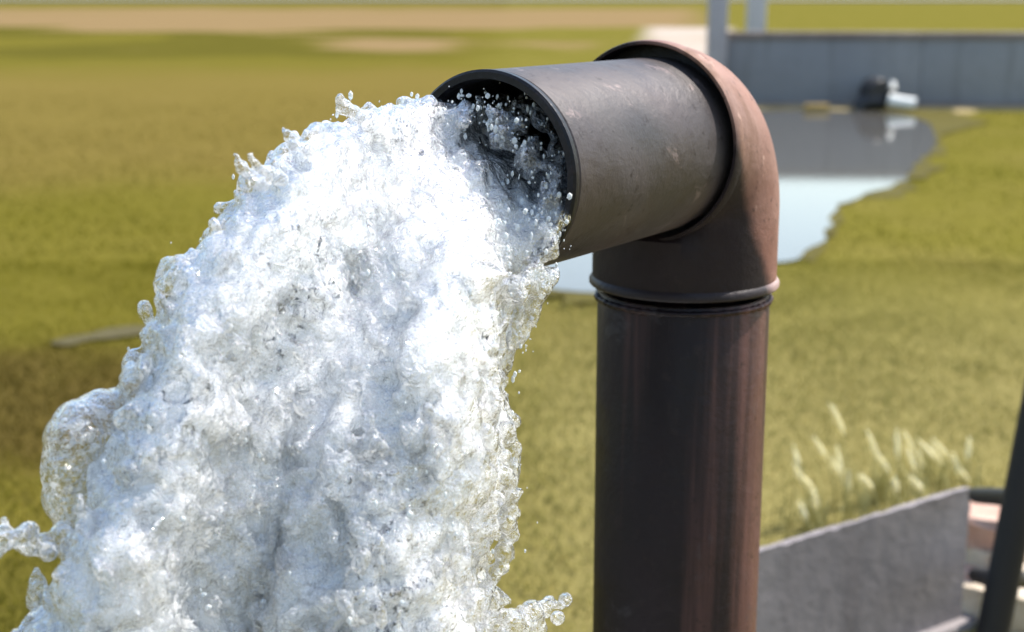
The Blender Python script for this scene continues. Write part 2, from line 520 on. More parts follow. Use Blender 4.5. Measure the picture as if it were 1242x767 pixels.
# ------------------------------------------------------------------ concrete slab lower right
M_slab = concrete('slab_concrete', (0.235, 0.208, 0.212), (0.325, 0.290, 0.290), 5.0, 0.45, 0.85, (0.12, 0.10, 0.10))
SB = ground_at(1166, 754)
top_r = at_y(1168, 591, SB.y)
slab_h = top_r.z
dl = ray(924, 668); tl = (slab_h - H) / dl.z
SL = Vector((dl.x * tl, dl.y * tl, 0))
sdir = (Vector((SB.x, SB.y, 0)) - SL); 
slab_len = sdir.length; sdir.normalize()
sang = math.atan2(sdir.y, sdir.x)
sb = empty('concrete_slab', (SB.x, SB.y, 0), sang)
tag(sb, 'weathered grey concrete slab standing on edge beside the pipe', 'slab')
bm = bmesh.new()
NXs, NZs = 40, 14
x0s, ths = -slab_len - 0.16, 0.015
def slab_pt(i, j, k):
    x = x0s * (1 - i / NXs); z = -0.06 + (slab_h + 0.06) * j / NZs; y = ths * k
    rr = random.Random(i * 977 + j * 31 + k * 7)
    if j == NZs: z += rr.uniform(-0.002, 0.001) - (0.004 if rr.random() < 0.10 else 0)
    if i == NXs: x += rr.uniform(-0.007, 0.002)
    return Vector((x, y + rr.uniform(-0.0012, 0.0012), z))
gv = {(i, j, k): bm.verts.new(slab_pt(i, j, k)) for i in range(NXs + 1) for j in range(NZs + 1) for k in (0, 1)}
for i in range(NXs):
    for j in range(NZs):
        bm.faces.new((gv[i, j, 0], gv[i + 1, j, 0], gv[i + 1, j + 1, 0], gv[i, j + 1, 0]))
        bm.faces.new((gv[i, j, 1], gv[i, j + 1, 1], gv[i + 1, j + 1, 1], gv[i + 1, j, 1]))
    bm.faces.new((gv[i, NZs, 0], gv[i + 1, NZs, 0], gv[i + 1, NZs, 1], gv[i, NZs, 1]))
for j in range(NZs):
    bm.faces.new((gv[NXs, j, 0], gv[NXs, j, 1], gv[NXs, j + 1, 1], gv[NXs, j + 1, 0]))
    bm.faces.new((gv[0, j, 1], gv[0, j, 0], gv[0, j + 1, 0], gv[0, j + 1, 1]))
bmesh.ops.recalc_face_normals(bm, faces=bm.faces[:])
bm_obj('slab_body', bm, M_slab, sb, True, 35)
bm = bmesh.new()
box(bm, -0.30, 0.03, -0.03, 0.10, -0.05, 0.012, 0.006)
bm_obj('slab_foot', bm, M_slab, sb, True, 30)

# ------------------------------------------------------------------ bricks and rubble on the right
def brick_mat(name, a, b):
    g = NT(name); p = g.coord('Object')
    n1 = g.noise(p, 14, 5, 0.6); n2 = g.noise(p, 70, 3, 0.6)
    c = g.mix(g.mrange(n1, 0.35, 0.7), a, b)
    c = g.mix(g.math('MULTIPLY', g.mrange(n2, 0.55, 0.8), 0.35), c, (0.14, 0.10, 0.08))
    c = g.mix(1.0, c, (0.85, 0.85, 0.85), 'MULTIPLY')
    g.base(c); g.rough(0.9); g.nrm(g.bump(g.math('ADD', n1, n2), 0.6, 0.006))
    return g.m
M_br = [brick_mat('brick_pink', (0.46, 0.27, 0.20), (0.56, 0.38, 0.30)), brick_mat('brick_pale', (0.56, 0.46, 0.34), (0.66, 0.56, 0.44)), brick_mat('brick_tan', (0.46, 0.33, 0.22), (0.55, 0.42, 0.30))]
def stone(i, p, size, rz, mat, label, tilt=0.0):
    bm = bmesh.new()
    box(bm, -size[0] / 2, size[0] / 2, -size[1] / 2, size[1] / 2, 0, size[2], min(size) * 0.16, 2)
    rr = random.Random(i * 31 + 5)
    for v in bm.verts:
        v.co += Vector((rr.uniform(-1, 1), rr.uniform(-1, 1), rr.uniform(-1, 1) if v.co.z > 0.004 else 0)) * min(size) * 0.14
    o = bm_obj('brick', bm, M_br[mat], None, True, 40)
    o.name = 'loose_brick'
    o.location = p; o.rotation_euler = (tilt, 0, rz)
    return tag(o, label, 'brick', 'bricks piled between the slab and the iron pole')
ex = SB + Vector((0.03, 0.02, 0))
def bp(px, py, Y): return at_y(px, py, Y)
Yb = SB.y + 0.12
specs = [  # pixel of base centre, depth, size, rotz, material, label
    (1190, 790, Yb - 0.02, (0.20, 0.13, 0.075), 1.0, 1, 'pale broken brick at the bottom of the pile against the slab end'),
    (1189, 752, Yb + 0.03, (0.17, 0.12, 0.085), 0.8, 0, 'pink broken brick second from the bottom against the slab end'),
    (1190, 708, Yb + 0.06, (0.15, 0.11, 0.055), 1.15, 2, 'tan broken brick below the small cream one by the slab end'),
    (1194, 686, Yb + 0.08, (0.13, 0.10, 0.060), 0.7, 1, 'small cream brick in the middle of the pile by the slab end'),
    (1195, 656, Yb + 0.10, (0.17, 0.12, 0.090), 0.95, 0, 'large pink brick on top of the pile beside the slab'),
    (1232, 800, Yb - 0.10, (0.22, 0.14, 0.100), 0.9, 1, 'cream brick at the bottom right corner beside the iron pole foot'),
    (1240, 745, Yb + 0.02, (0.18, 0.12, 0.070), 1.2, 0, 'pink brick right of the iron pole low at the picture edge'),
    (1246, 690, Yb + 0.12, (0.18, 0.12, 0.095), 0.75, 1, 'pale brick right of the iron pole highest at the picture edge'),
]
base_z = {}
for i, (a, b, Y, s, rz, m, lb) in enumerate(specs):
    q = bp(a, b, Y)
    stone(i, (q.x, q.y, max(q.z, 0.0)), s, rz, m, lb, random.uniform(-0.05, 0.05))

# ------------------------------------------------------------------ leaning iron pole
g = NT('black_iron'); p = g.coord('Object')
g.base(g.mix(g.noise(p, 12, 4), (0.006, 0.006, 0.008), (0.014, 0.012, 0.013))); g.rough(0.6); g.b.inputs['Metallic'].default_value = 0.3
g.nrm(g.bump(g.noise(p, 80, 3), 0.2, 0.002)); M_iron = g.m
Yp = SB.y - 0.42
pA = at_y(1201, 780, Yp); pB = at_y(1259, 490, Yp + 0.05)
dirp = (pB - pA)
pbase = pA + dirp * (-pA.z / dirp.z) if dirp.z else pA
ip = empty('iron_pole', (pbase.x, pbase.y, 0))
tag(ip, 'black iron pole leaning to the right at the picture edge', 'pole')
ptop = pbase + dirp.normalized() * 1.25
bm = bmesh.new(); pr = 0.034
tube(bm, [(0, 0, -0.02), (ptop - pbase) * 0.5, ptop - pbase], [pr, pr, pr], 20)
bm_obj('shaft', bm, M_iron, ip, True, 40)
for (a, b, x2, y2) in ((1214, 703, 1184, 698), (1216, 700, 1262, 706), (1232, 604, 1184, 601)):
    s0 = at_y(a, b, Yp + 0.02) - pbase; s1 = at_y(x2, y2, Yp + 0.34) - pbase
    bm = bmesh.new(); tube(bm, [s0, s1], [0.020, 0.019], 12)
    bm_obj('shade_bar', bm, M_iron, ip, True, 40)  # dark bars put in for the shadow gaps behind the pole

# ------------------------------------------------------------------ seeding grass tufts behind the slab
g = NT('seed_head'); p = g.coord('Object')
g.base(g.mix(g.noise(p, 90, 3), (0.80, 0.74, 0.48), (0.90, 0.86, 0.64))); g.rough(0.8)
tr = g.n('BsdfTranslucent'); tr.inputs[0].default_value = (0.92, 0.86, 0.55, 1)
ms = g.n('MixShader'); ms.inputs[0].default_value = 0.4
g.l(g.b.outputs[0], ms.inputs[1]); g.l(tr.outputs[0], ms.inputs[2]); g.l(ms.outputs[0], g.out.inputs[0]); M_seed = g.m
g = NT('grass_stalk'); g.base((0.30, 0.27, 0.09)); g.rough(0.6); M_stalk = g.m
heads = [(340, 125, 80), (290, 215, 55), (445, 200, 70), (475, 252, 60), (520, 200, 60), (555, 190, 60), (562, 245, 55), (610, 215, 55), (640, 232, 50), (700, 262, 60),
         (724, 295, 45), (735, 215, 45), (345, 255, 60), (372, 312, 55), (245, 312, 60), (222, 290, 45), (215, 238, 40), (270, 372, 45), (235, 402, 40), (430, 315, 40), (582, 322, 35), (515, 325, 35), (330, 265, 50), (590, 250, 45), (655, 215, 50)]
tufts = [empty('seeding_grass_tuft') for _ in range(3)]
tb = [ground_at(985, 640), ground_at(1060, 610), ground_at(1130, 590)]
names = ['cream seeding grass tuft nearest the rusty pipe behind the slab', 'tall cream seeding grass tuft at the middle of the slab top', 'cream seeding grass tuft behind the raised right end of the slab']
for o, b_, n_ in zip(tufts, tb, names):
    o.location = b_
    tag(o, n_, 'grass', 'seeding grass behind the slab')
for i, (hx, hy, hl) in enumerate(heads):
    px_, py_ = 880 + hx / 2.497, 460 + hy / 2.497
    k = 0 if px_ < 1025 else (1 if px_ < 1112 else 2)
    Yh = tb[k].y + random.uniform(-0.10, 0.12)
    if py_ > 585: Yh = min(Yh, SL.y + 0.55 + random.uniform(0, 0.2))
    hp = at_y(px_, py_, Yh)
    ln = hl / 2.497 * Yh / FPX * 1.45
    tilt = Vector((random.uniform(-0.95, 0.1), random.uniform(-0.3, 0.3), 1)).normalized()
    o = tufts[k]
    top = hp + tilt * ln * 0.5; bot = hp - tilt * ln * 0.5
    root = Vector((hp.x + random.uniform(0.02, 0.08), Yh + random.uniform(-0.03, 0.03), 0))
    bm = bmesh.new()
    midp = root.lerp(bot, 0.55) + Vector((0.01, 0, 0.02))
    tube(bm, [root - o.location, midp - o.location, bot - o.location], [0.002, 0.0016, 0.0012], 5)
    st = bm_obj('stalk', bm, M_stalk, o)
    # fluffy head: spindle of small bristles
    bm = bmesh.new()
    c0 = bot - o.location; c1 = top - o.location
    tube(bm, [c0, c0.lerp(c1, 0.3), c0.lerp(c1, 0.7), c1], [0.003, 0.0085, 0.007, 0.0015], 7)
    for q in range(46):
        t = random.random(); cc = c0.lerp(c1, t)
        d = Vector((random.gauss(0, 1), random.gauss(0, 1), random.gauss(0, 1))).normalized()
        e = cc + d * 0.014 * math.sin(math.pi * min(max(t, 0.12), 0.9)) ** 0.5 * random.uniform(0.8, 1.5) + tilt * 0.012
        sidev = d.cross(tilt).normalized() * 0.0022
        bm.faces.new((bm.verts.new(cc - sidev), bm.verts.new(cc + sidev), bm.verts.new(e)))
    bm_obj('seed_head', bm, M_seed, o, False)
for o in tufts:
    n = 70
    V = []; T = []
    bm = bmesh.new()
    for q in range(n):
        a = random.uniform(0, 6.28); rr = abs(random.gauss(0, 0.10))
        b0 = Vector((rr * math.cos(a) * 1.6, rr * math.sin(a), -0.01)); hh = random.uniform(0.05, 0.16)
        l = Vector((random.uniform(-0.06, 0.05), random.uniform(-0.05, 0.05), 0)); sv = Vector((math.cos(a * 3), math.sin(a * 3), 0)) * 0.0025
        m_ = b0 + l * 0.3 + Vector((0, 0, hh * 0.6)); t_ = b0 + l + Vector((0, 0, hh))
        A_, B_, C_, D_, E_ = (bm.verts.new(x) for x in (b0 - sv, b0 + sv, m_ + sv, m_ - sv, t_))
        bm.faces.new((A_, B_, C_, D_)); bm.faces.new((D_, C_, E_))
    lv = bm_obj('leaf_blades', bm, M_stalk, o); lv['kind'] = 'stuff'

# ------------------------------------------------------------------ discharge pipe
RX, RY = 0.200, 1.608
AXZ = H - 0.157
LIPZ = H - 0.326
HEAD = 34.0
dh = Vector((-math.sin(R(HEAD)), -math.cos(R(HEAD)), 0))      # jet heading
eh = Vector((math.cos(R(HEAD)), -math.sin(R(HEAD)), 0))       # to the right of the jet as seen from the camera
BR = 0.086
SLEN = 0.392
SDROP = 0.004      # the stub sits a little low in its socket
def rust(name, a, b, dust, streak=None, rough=(0.45, 0.75), metallic=0.15, sc_=9.0, dust_amt=0.5, streak_scale=(14, 14, 0.8), stain_shade=False, wear=0.6):
    g = NT(name); p = g.coord('Object')
    n1 = g.noise(p, sc_, 6, 0.62, 0.3); n2 = g.noise(p, sc_ * 5, 5, 0.65); n3 = g.noise(p, sc_ * 0.35, 3, 0.5)
    c = g.mix(g.mrange(n1, 0.35, 0.68), a, b)
    c = g.mix(g.math('MULTIPLY', g.mrange(n3, 0.42, 0.66), dust_amt), c, dust)
    if streak:
        s = g.noise(g.mapping(p, streak_scale), 1.0, 5, 0.6)
        c = g.mix(g.math('MULTIPLY', g.mrange(s, 0.48, 0.70), 0.8), c, streak)
    c = g.mix(g.math('MULTIPLY', g.mrange(n2, 0.56, 0.75), 0.45), c, (0.035, 0.022, 0.02))
    n6 = g.noise(g.mapping(p, (1, 1, 1), (2.3, 5.1, 0.7)), sc_ * 1.7, 9, 0.72, 0.6); n7 = g.noise(p, sc_ * 11, 4, 0.6)
    c = g.mix(g.math('MULTIPLY', g.mrange(n6, 0.585, 0.64), wear), c, g.mix(0.5, c, tuple(min(1.0, 2.6 * q + 0.03) for q in dust)))
    c = g.mix(g.math('MULTIPLY', g.mrange(n7, 0.62, 0.68), 0.6), c, (0.02, 0.012, 0.011))
    if stain_shade:
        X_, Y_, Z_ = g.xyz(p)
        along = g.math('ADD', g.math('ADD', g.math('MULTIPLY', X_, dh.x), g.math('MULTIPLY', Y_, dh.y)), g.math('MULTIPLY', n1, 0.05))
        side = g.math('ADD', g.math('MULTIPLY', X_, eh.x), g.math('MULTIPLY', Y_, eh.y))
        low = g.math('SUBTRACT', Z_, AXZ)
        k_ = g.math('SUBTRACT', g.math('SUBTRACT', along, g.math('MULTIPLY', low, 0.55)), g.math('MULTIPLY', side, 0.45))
        c = g.mix(g.math('MULTIPLY', g.mrange(k_, 0.050, 0.078), 0.97), c, (0.010, 0.006, 0.008))  # shade under the stub painted into the rust, with some dark wet staining
    c = g.mix(1.0, c, (0.78, 0.78, 0.78), 'MULTIPLY')
    g.base(c)
    g.rough(g.mrange(n1, 0.3, 0.7, rough[0], rough[1]))
    g.b.inputs['Metallic'].default_value = metallic
    g.b.inputs['Specular IOR Level'].default_value = 0.25
    g.nrm(g.bump(g.math('ADD', g.math('ADD', n1, g.math('MULTIPLY', n2, 0.6)), g.math('MULTIPLY', n6, 0.8)), 0.5, 0.004))
    return g.m
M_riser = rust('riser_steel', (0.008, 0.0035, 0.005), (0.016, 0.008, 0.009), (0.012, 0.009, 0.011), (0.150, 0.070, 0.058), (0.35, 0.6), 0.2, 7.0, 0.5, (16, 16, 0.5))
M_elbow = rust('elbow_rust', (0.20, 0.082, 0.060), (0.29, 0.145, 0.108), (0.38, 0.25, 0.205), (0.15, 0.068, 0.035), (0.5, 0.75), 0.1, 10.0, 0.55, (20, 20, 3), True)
M_lip = rust('worn_lip', (0.34, 0.22, 0.20), (0.46, 0.34, 0.32), (0.5, 0.4, 0.38), None, (0.4, 0.6), 0.1, 12.0, 0.5, stain_shade=True)
M_stub = rust('stub_steel', (0.046, 0.042, 0.043), (0.078, 0.072, 0.073), (0.125, 0.090, 0.086), None, (0.40, 0.6), 0.3, 8.0, 0.6)
M_gap_shade = rust('gap_shade', (0.005, 0.0045, 0.006), (0.010, 0.009, 0.010), (0.007, 0.007, 0.009), None, (0.35, 0.55), 0.1, 14.0, 0.3)
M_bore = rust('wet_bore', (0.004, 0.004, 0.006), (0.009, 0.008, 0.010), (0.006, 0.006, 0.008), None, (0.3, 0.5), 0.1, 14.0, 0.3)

pipe = empty('discharge_pipe', (RX, RY, 0))
tag(pipe, 'rusty steel riser pipe with elbow and short outlet stub gushing water', 'pipe')
SEG = 112
# riser
bm = bmesh.new()
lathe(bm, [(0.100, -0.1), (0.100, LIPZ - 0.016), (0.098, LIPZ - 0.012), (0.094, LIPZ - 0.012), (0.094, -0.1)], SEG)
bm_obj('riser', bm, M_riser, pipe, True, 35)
# weld bead on the riser below the lip
def bead(name, r, z, rad, mat, parent, M=None, seg=160, seed=1):
    bm = bmesh.new(); rr = random.Random(seed); rings = []
    for k in range(seg):
        a = 2 * math.pi * k / seg; rb = rad * (0.8 + 0.45 * rr.random() + 0.15 * math.sin(k * 1.9))
        ring = []
        for j in range(8):
            b = 2 * math.pi * j / 8
            v = Vector(((r + rb * math.cos(b)) * math.cos(a), (r + rb * math.cos(b)) * math.sin(a), z + rb * math.sin(b)))
            ring.append(bm.verts.new(M @ v if M else v))
        rings.append(ring)
    for k in range(seg):
        A, B = rings[k], rings[(k + 1) % seg]
        for j in range(8): bm.faces.new((A[j], B[j], B[(j + 1) % 8], A[(j + 1) % 8]))
    bmesh.ops.recalc_face_normals(bm, faces=bm.faces[:])
    return bm_obj(name, bm, mat, parent)
bead('weld_bead', 0.1, LIPZ - 0.018, 0.0035, M_riser, pipe, seed=3)
# elbow: swept shell from the lip up and round to the socket mouth
path = []
zc = AXZ - BR
for k in range(4): path.append((Vector((0, 0, LIPZ + (zc - LIPZ) * k / 4)), Vector((0, 0, 1))))
for k in range(29):
    a = R(90) * k / 28
    c_ = Vector((dh.x * BR, dh.y * BR, zc)) + Vector((-dh.x * BR * math.cos(a), -dh.y * BR * math.cos(a), BR * math.sin(a)))
    t_ = Vector((dh.x * math.sin(a), dh.y * math.sin(a), math.cos(a)))
    path.append((c_, t_))
path.append((Vector((dh.x * (BR + 0.012), dh.y * (BR + 0.012), AXZ)), Vector((dh.x, dh.y, 0))))
def sweep(bm, path, rad, seg=SEG):
    rings = []
    for i, (c_, t_) in enumerate(path):
        up = eh.cross(t_).normalized()
        r_ = rad(i / (len(path) - 1)) if callable(rad) else rad
        sg = -1.0 if up.dot(Vector((dh.x, dh.y, -1))) > 0 else 1.0
        rings.append([bm.verts.new(c_ + eh * (r_ * math.cos(2 * math.pi * k / seg)) + up * (sg * max(sg * r_ * math.sin(2 * math.pi * k / seg), -BR + 0.004 if 3 < i < len(path) - 1 else -1.0))) for k in range(seg)])
    for i in range(len(rings) - 1):
        for k in range(seg): bm.faces.new((rings[i][k], rings[i][(k + 1) % seg], rings[i + 1][(k + 1) % seg], rings[i + 1][k]))
    return rings
bm = bmesh.new()
o_ = sweep(bm, path, 0.1065)
bmesh.ops.recalc_face_normals(bm, faces=bm.faces[:])
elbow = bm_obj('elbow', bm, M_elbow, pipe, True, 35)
bm = bmesh.new(); sweep(bm, path[10:], 0.1040)
bmesh.ops.recalc_face_normals(bm, faces=bm.faces[:]); bmesh.ops.reverse_faces(bm, faces=bm.faces[:])
bm_obj('socket_bore', bm, M_gap_shade, elbow, True, 35)  # socket inside painted near-black to carry the shade of the gap
# lip ring at the foot of the elbow
bm = bmesh.new()
lathe(bm, [(0.1015, LIPZ - 0.003), (0.1085, LIPZ - 0.003), (0.1100, LIPZ - 0.001), (0.1100, LIPZ + 0.003), (0.108, LIPZ + 0.006), (0.1060, LIPZ + 0.008), (0.1015, LIPZ + 0.008)], SEG)
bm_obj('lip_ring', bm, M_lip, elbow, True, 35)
# socket collar ring at the stub side
Ms = Matrix.Translation(Vector((dh.x * BR, dh.y * BR, AXZ))) @ dh.to_track_quat('Z', 'Y').to_matrix().to_4x4()
bm = bmesh.new()
lathe(bm, [(0.1042, -0.006), (0.1072, -0.006), (0.1092, -0.002), (0.1092, 0.012), (0.1082, 0.0150), (0.1052, 0.0150), (0.1042, 0.0140)], SEG, M=Ms)
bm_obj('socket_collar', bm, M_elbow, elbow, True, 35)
# packing inside the socket gap
bm = bmesh.new()
lathe(bm, [(0.090, -0.020), (0.1036, -0.020), (0.1036, -0.012), (0.090, -0.012)], SEG, M=Ms)
bm_obj('joint_packing', bm, M_gap_shade, pipe, True, 35)
# outlet stub
M0 = Matrix.Translation(Vector((0, 0, AXZ - SDROP))) @ dh.to_track_quat('Z', 'Y').to_matrix().to_4x4()
s0, s1 = BR - 0.05, SLEN
bm = bmesh.new()
lathe(bm, [(0.0945, s0), (0.0945, s1 - 0.0035), (0.0925, s1 - 0.0008), (0.0915, s1 - 0.0008), (0.0915, s0)], SEG, M=M0)
stub = bm_obj('outlet_stub', bm, M_stub, pipe, True, 35)
bm = bmesh.new()
lathe(bm, [(0.0913, s0), (0.0913, s1 - 0.001), (0.0945, s1 - 0.0003), (0.0952, s1 + 0.0008), (0.0952, s1 + 0.006), (0.0930, s1 + 0.008), (0.087, s1 + 0.008), (0.0855, s1 + 0.002), (0.0855, s0)], SEG, M=M0)
bm_obj('wet_lining', bm, M_bore, stub, True, 35)

MOUTH = Vector((RX, RY, AXZ - SDROP)) + dh * SLEN

# ------------------------------------------------------------------ falling water
def bspline_matrix(n, vox, cell, r):
    """n samples at spacing vox, interpolated from a random lattice of spacing cell (quadratic b-spline)"""
    x = np.arange(n) * vox / cell + r.uniform(0, 1) + 1.0
    i = np.floor(x).astype(int); f = x - i
    m = i.max() + 3
    W = np.zeros((n, m), np.float32)
    w0, w1, w2 = 0.5 * (1 - f) ** 2, 0.5 + f * (1 - f), 0.5 * f * f
    k = np.arange(n)
    W[k, i - 1] += w0; W[k, i] += w1; W[k, i + 1] += w2
    return W

def noise3(shape, vox, cell, r):
    if np.isscalar(cell): cell = (cell,) * 3
    Ws = [bspline_matrix(shape[a], vox, cell[a], r) for a in range(3)]
    L = r.standard_normal([W.shape[1] for W in Ws]).astype(np.float32)
    t = np.tensordot(Ws[0], L, (1, 0))
    t = np.einsum('jb,xbc->xjc', Ws[1], t, optimize=True)
    t = np.matmul(t, Ws[2].T)
    return t * 2.2

def upsample(lo, shape, vox, lvox):
    out = lo
    for a in range(3):
        x = np.arange(shape[a]) * vox / lvox
        i = np.minimum(np.floor(x).astype(int), lo.shape[a] - 2); f = (x - i).astype(np.float32)
        A = np.take(out, i, axis=a); B = np.take(out, i + 1, axis=a)
        sh = [1, 1, 1]; sh[a] = -1
        f = f.reshape(sh)
        out = A * (1 - f) + B * f
    return out

sr = np.random.default_rng(5)
M_ = np.array(MOUTH); Dh = np.array(dh); Eh = np.array(eh); UZ = np.array([0, 0, 1.0])
core_pts, clear_pts, fine_pts = [], [], []      # (centre, radius): white aerated core, clear water only, thin strands
def stream(out, w0, h0, v, vw, vz, r0, r1, tmax, n=44):
    for t in np.linspace(-0.12 / max(v, 0.4), tmax, n):
        tt = max(t, 0.0)
        u = v * t if t < 0 else v * (1 - math.exp(-1.6 * t)) / 1.6
        if u < -0.10: continue
        p = M_ + Dh * u + Eh * (w0 + vw * tt) + UZ * (h0 + vz * tt - 4.905 * tt * tt)
        out.append((p, r0 + (r1 - r0) * min(tt / 0.30, 1.6)))
TM = 0.53
for w0 in np.linspace(-0.064, 0.062, 8):
    for h0 in np.linspace(-0.066, 0.046, 8):
        if (w0 + 0.006) ** 2 + (h0 + 0.006) ** 2 > 0.068 ** 2: continue
        if w0 > 0.02 and h0 > -0.030: continue
        if w0 > -0.006 and h0 > 0.004: continue
        if w0 > -0.035 and h0 > 0.02: continue
        f = (h0 + 0.066) / 0.112
        v = 0.36 + 1.58 * f ** 0.85 + sr.uniform(-0.12, 0.12)
        v *= 1.0 - 0.30 * max(w0, 0) / 0.06
        w0 = w0 + sr.uniform(-0.007, 0.007)
        stream(core_pts, w0, h0, v, w0 * (1.1 if w0 < 0 else -0.5) + sr.uniform(-0.10, 0.10), sr.uniform(-0.02, 0.10) + 0.12 * f, 0.019, 0.040, TM)
stream(core_pts, 0.056, -0.040, 0.50, -0.20, 0.0, 0.020, 0.022, TM)
stream(core_pts, 0.072, -0.030, 0.45, 0.08, 0.0, 0.013, 0.012, 0.10)
stream(core_pts, 0.062, -0.042, 0.55, -0.24, 0.0, 0.015, 0.018, TM)
stream(core_pts, 0.040, -0.060, 0.50, -0.14, 0.0, 0.020, 0.024, TM)
stream(clear_pts, 0.074, -0.020, 0.40, -0.06, 0.0, 0.013, 0.012, 0.16)
stream(clear_pts, -0.052, 0.010, 1.55, -0.32, 0.05, 0.012, 0.030, 0.30)
for i_s in range(12):                     # the near flank of the stream, between its fast crown and slow foot
    f = i_s / 11
    stream(core_pts, 0.030 - 0.022 * f, -0.048 + 0.030 * f, 0.70 + 0.65 * f, -0.04 + 0.32 * min(f * 1.5, 1.0) + (0.04 if i_s % 2 else -0.04), 0.04 * f, 0.018, 0.038 + 0.008 * f, TM)
# clear churning water in the upper part of the bore
for (w0, h0, v) in ((0.052, 0.030, 0.5), (0.066, 0.008, 0.4), (0.036, 0.052, 0.6), (0.012, 0.064, 0.8), (-0.016, 0.062, 0.9), (-0.042, 0.050, 1.0), (0.045, 0.012, 0.5), (0.02, 0.045, 0.7)):
    stream(clear_pts, w0, h0, v, 0.0, 0.0, 0.007, 0.020, 0.035, 30)
def on_plane(px, py, wl):
    """point of the vertical plane along the jet, wl metres to its right, seen at a pixel"""
    d = ray(px, py); q = MOUTH + eh * wl
    t = (q - Vector((0, 0, H))).dot(eh) / d.dot(eh)
    return np.array(Vector((0, 0, H)) + d * t)
def strand(pts, wl, r0, r1, n=40, jit=0.0012):
    P_ = [on_plane(a, b, wl) for a, b in pts]
    for i in range(n):
        x = i / (n - 1) * (len(P_) - 1); j = min(int(x), len(P_) - 2); f = x - j
        fine_pts.append((P_[j] * (1 - f) + P_[j + 1] * f + sr.normal(0, jit, 3), (r0 + (r1 - r0) * i / (n - 1)) * sr.uniform(0.75, 1.25) * (1.0 if jit < 0.003 else sr.choice([0.35, 0.6, 1.0]))))
strand([(320, 225), (292, 205), (284, 182)], -0.03, 0.006, 0.0012)
strand([(340, 215), (312, 203), (300, 188)], -0.01, 0.005, 0.0012)
strand([(450, 150), (420, 132), (410, 118)], -0.03, 0.007, 0.003)
strand([(375, 185), (352, 172), (346, 158)], -0.03, 0.005, 0.002)
strand([(590, 520), (618, 590), (618, 650), (596, 705), (566, 755)], 0.070, 0.007, 0.009, 80, 0.003)
strand([(560, 775), (610, 757), (640, 748), (674, 738)], 0.10, 0.010, 0.010, 46, 0.007)
strand([(120, 650), (60, 658), (20, 650), (-20, 662)], -0.09, 0.009, 0.006, 60, 0.005)
strand([(150, 500), (110, 508), (88, 535), (84, 575), (100, 630)], -0.10, 0.016, 0.020, 60)

def body_field(plist, lo0, lshape, lvox):
    gx = [lo0[a] + np.arange(lshape[a]) * lvox for a in range(3)]
    out = np.full(lshape, 0.25, np.float32)
    for c_, r_ in plist:
        lim = r_ + 0.09
        sl_ = tuple(slice(int(np.searchsorted(gx[a], c_[a] - lim)), int(np.searchsorted(gx[a], c_[a] + lim))) for a in range(3))
        if any(q.stop <= q.start for q in sl_): continue
        d = np.sqrt((gx[0][sl_[0], None, None] - c_[0]) ** 2 + (gx[1][None, sl_[1], None] - c_[1]) ** 2 + (gx[2][None, None, sl_[2]] - c_[2]) ** 2) - r_
        sub = out[sl_]
        np.minimum(sub, d, out=sub)
    for a in range(3):
        out = (np.roll(out, 1, a) + out * 2 + np.roll(out, -1, a)) * 0.25
    return out

def iso(F, lo0, vox):
    F[0] = F[-1] = 0.02; F[:, 0] = F[:, -1] = 0.02; F[:, :, 0] = F[:, :, -1] = 0.02
    grid = openvdb.FloatGrid(0.02)
    grid.copyFromArray(np.clip(F, -0.02, 0.02).astype(np.float32), tolerance=0.0)
    pts, quads = grid.convertToQuads(0.0)
    return np.asarray(pts) * vox + np.array(lo0), np.asarray(quads)[:, ::-1]

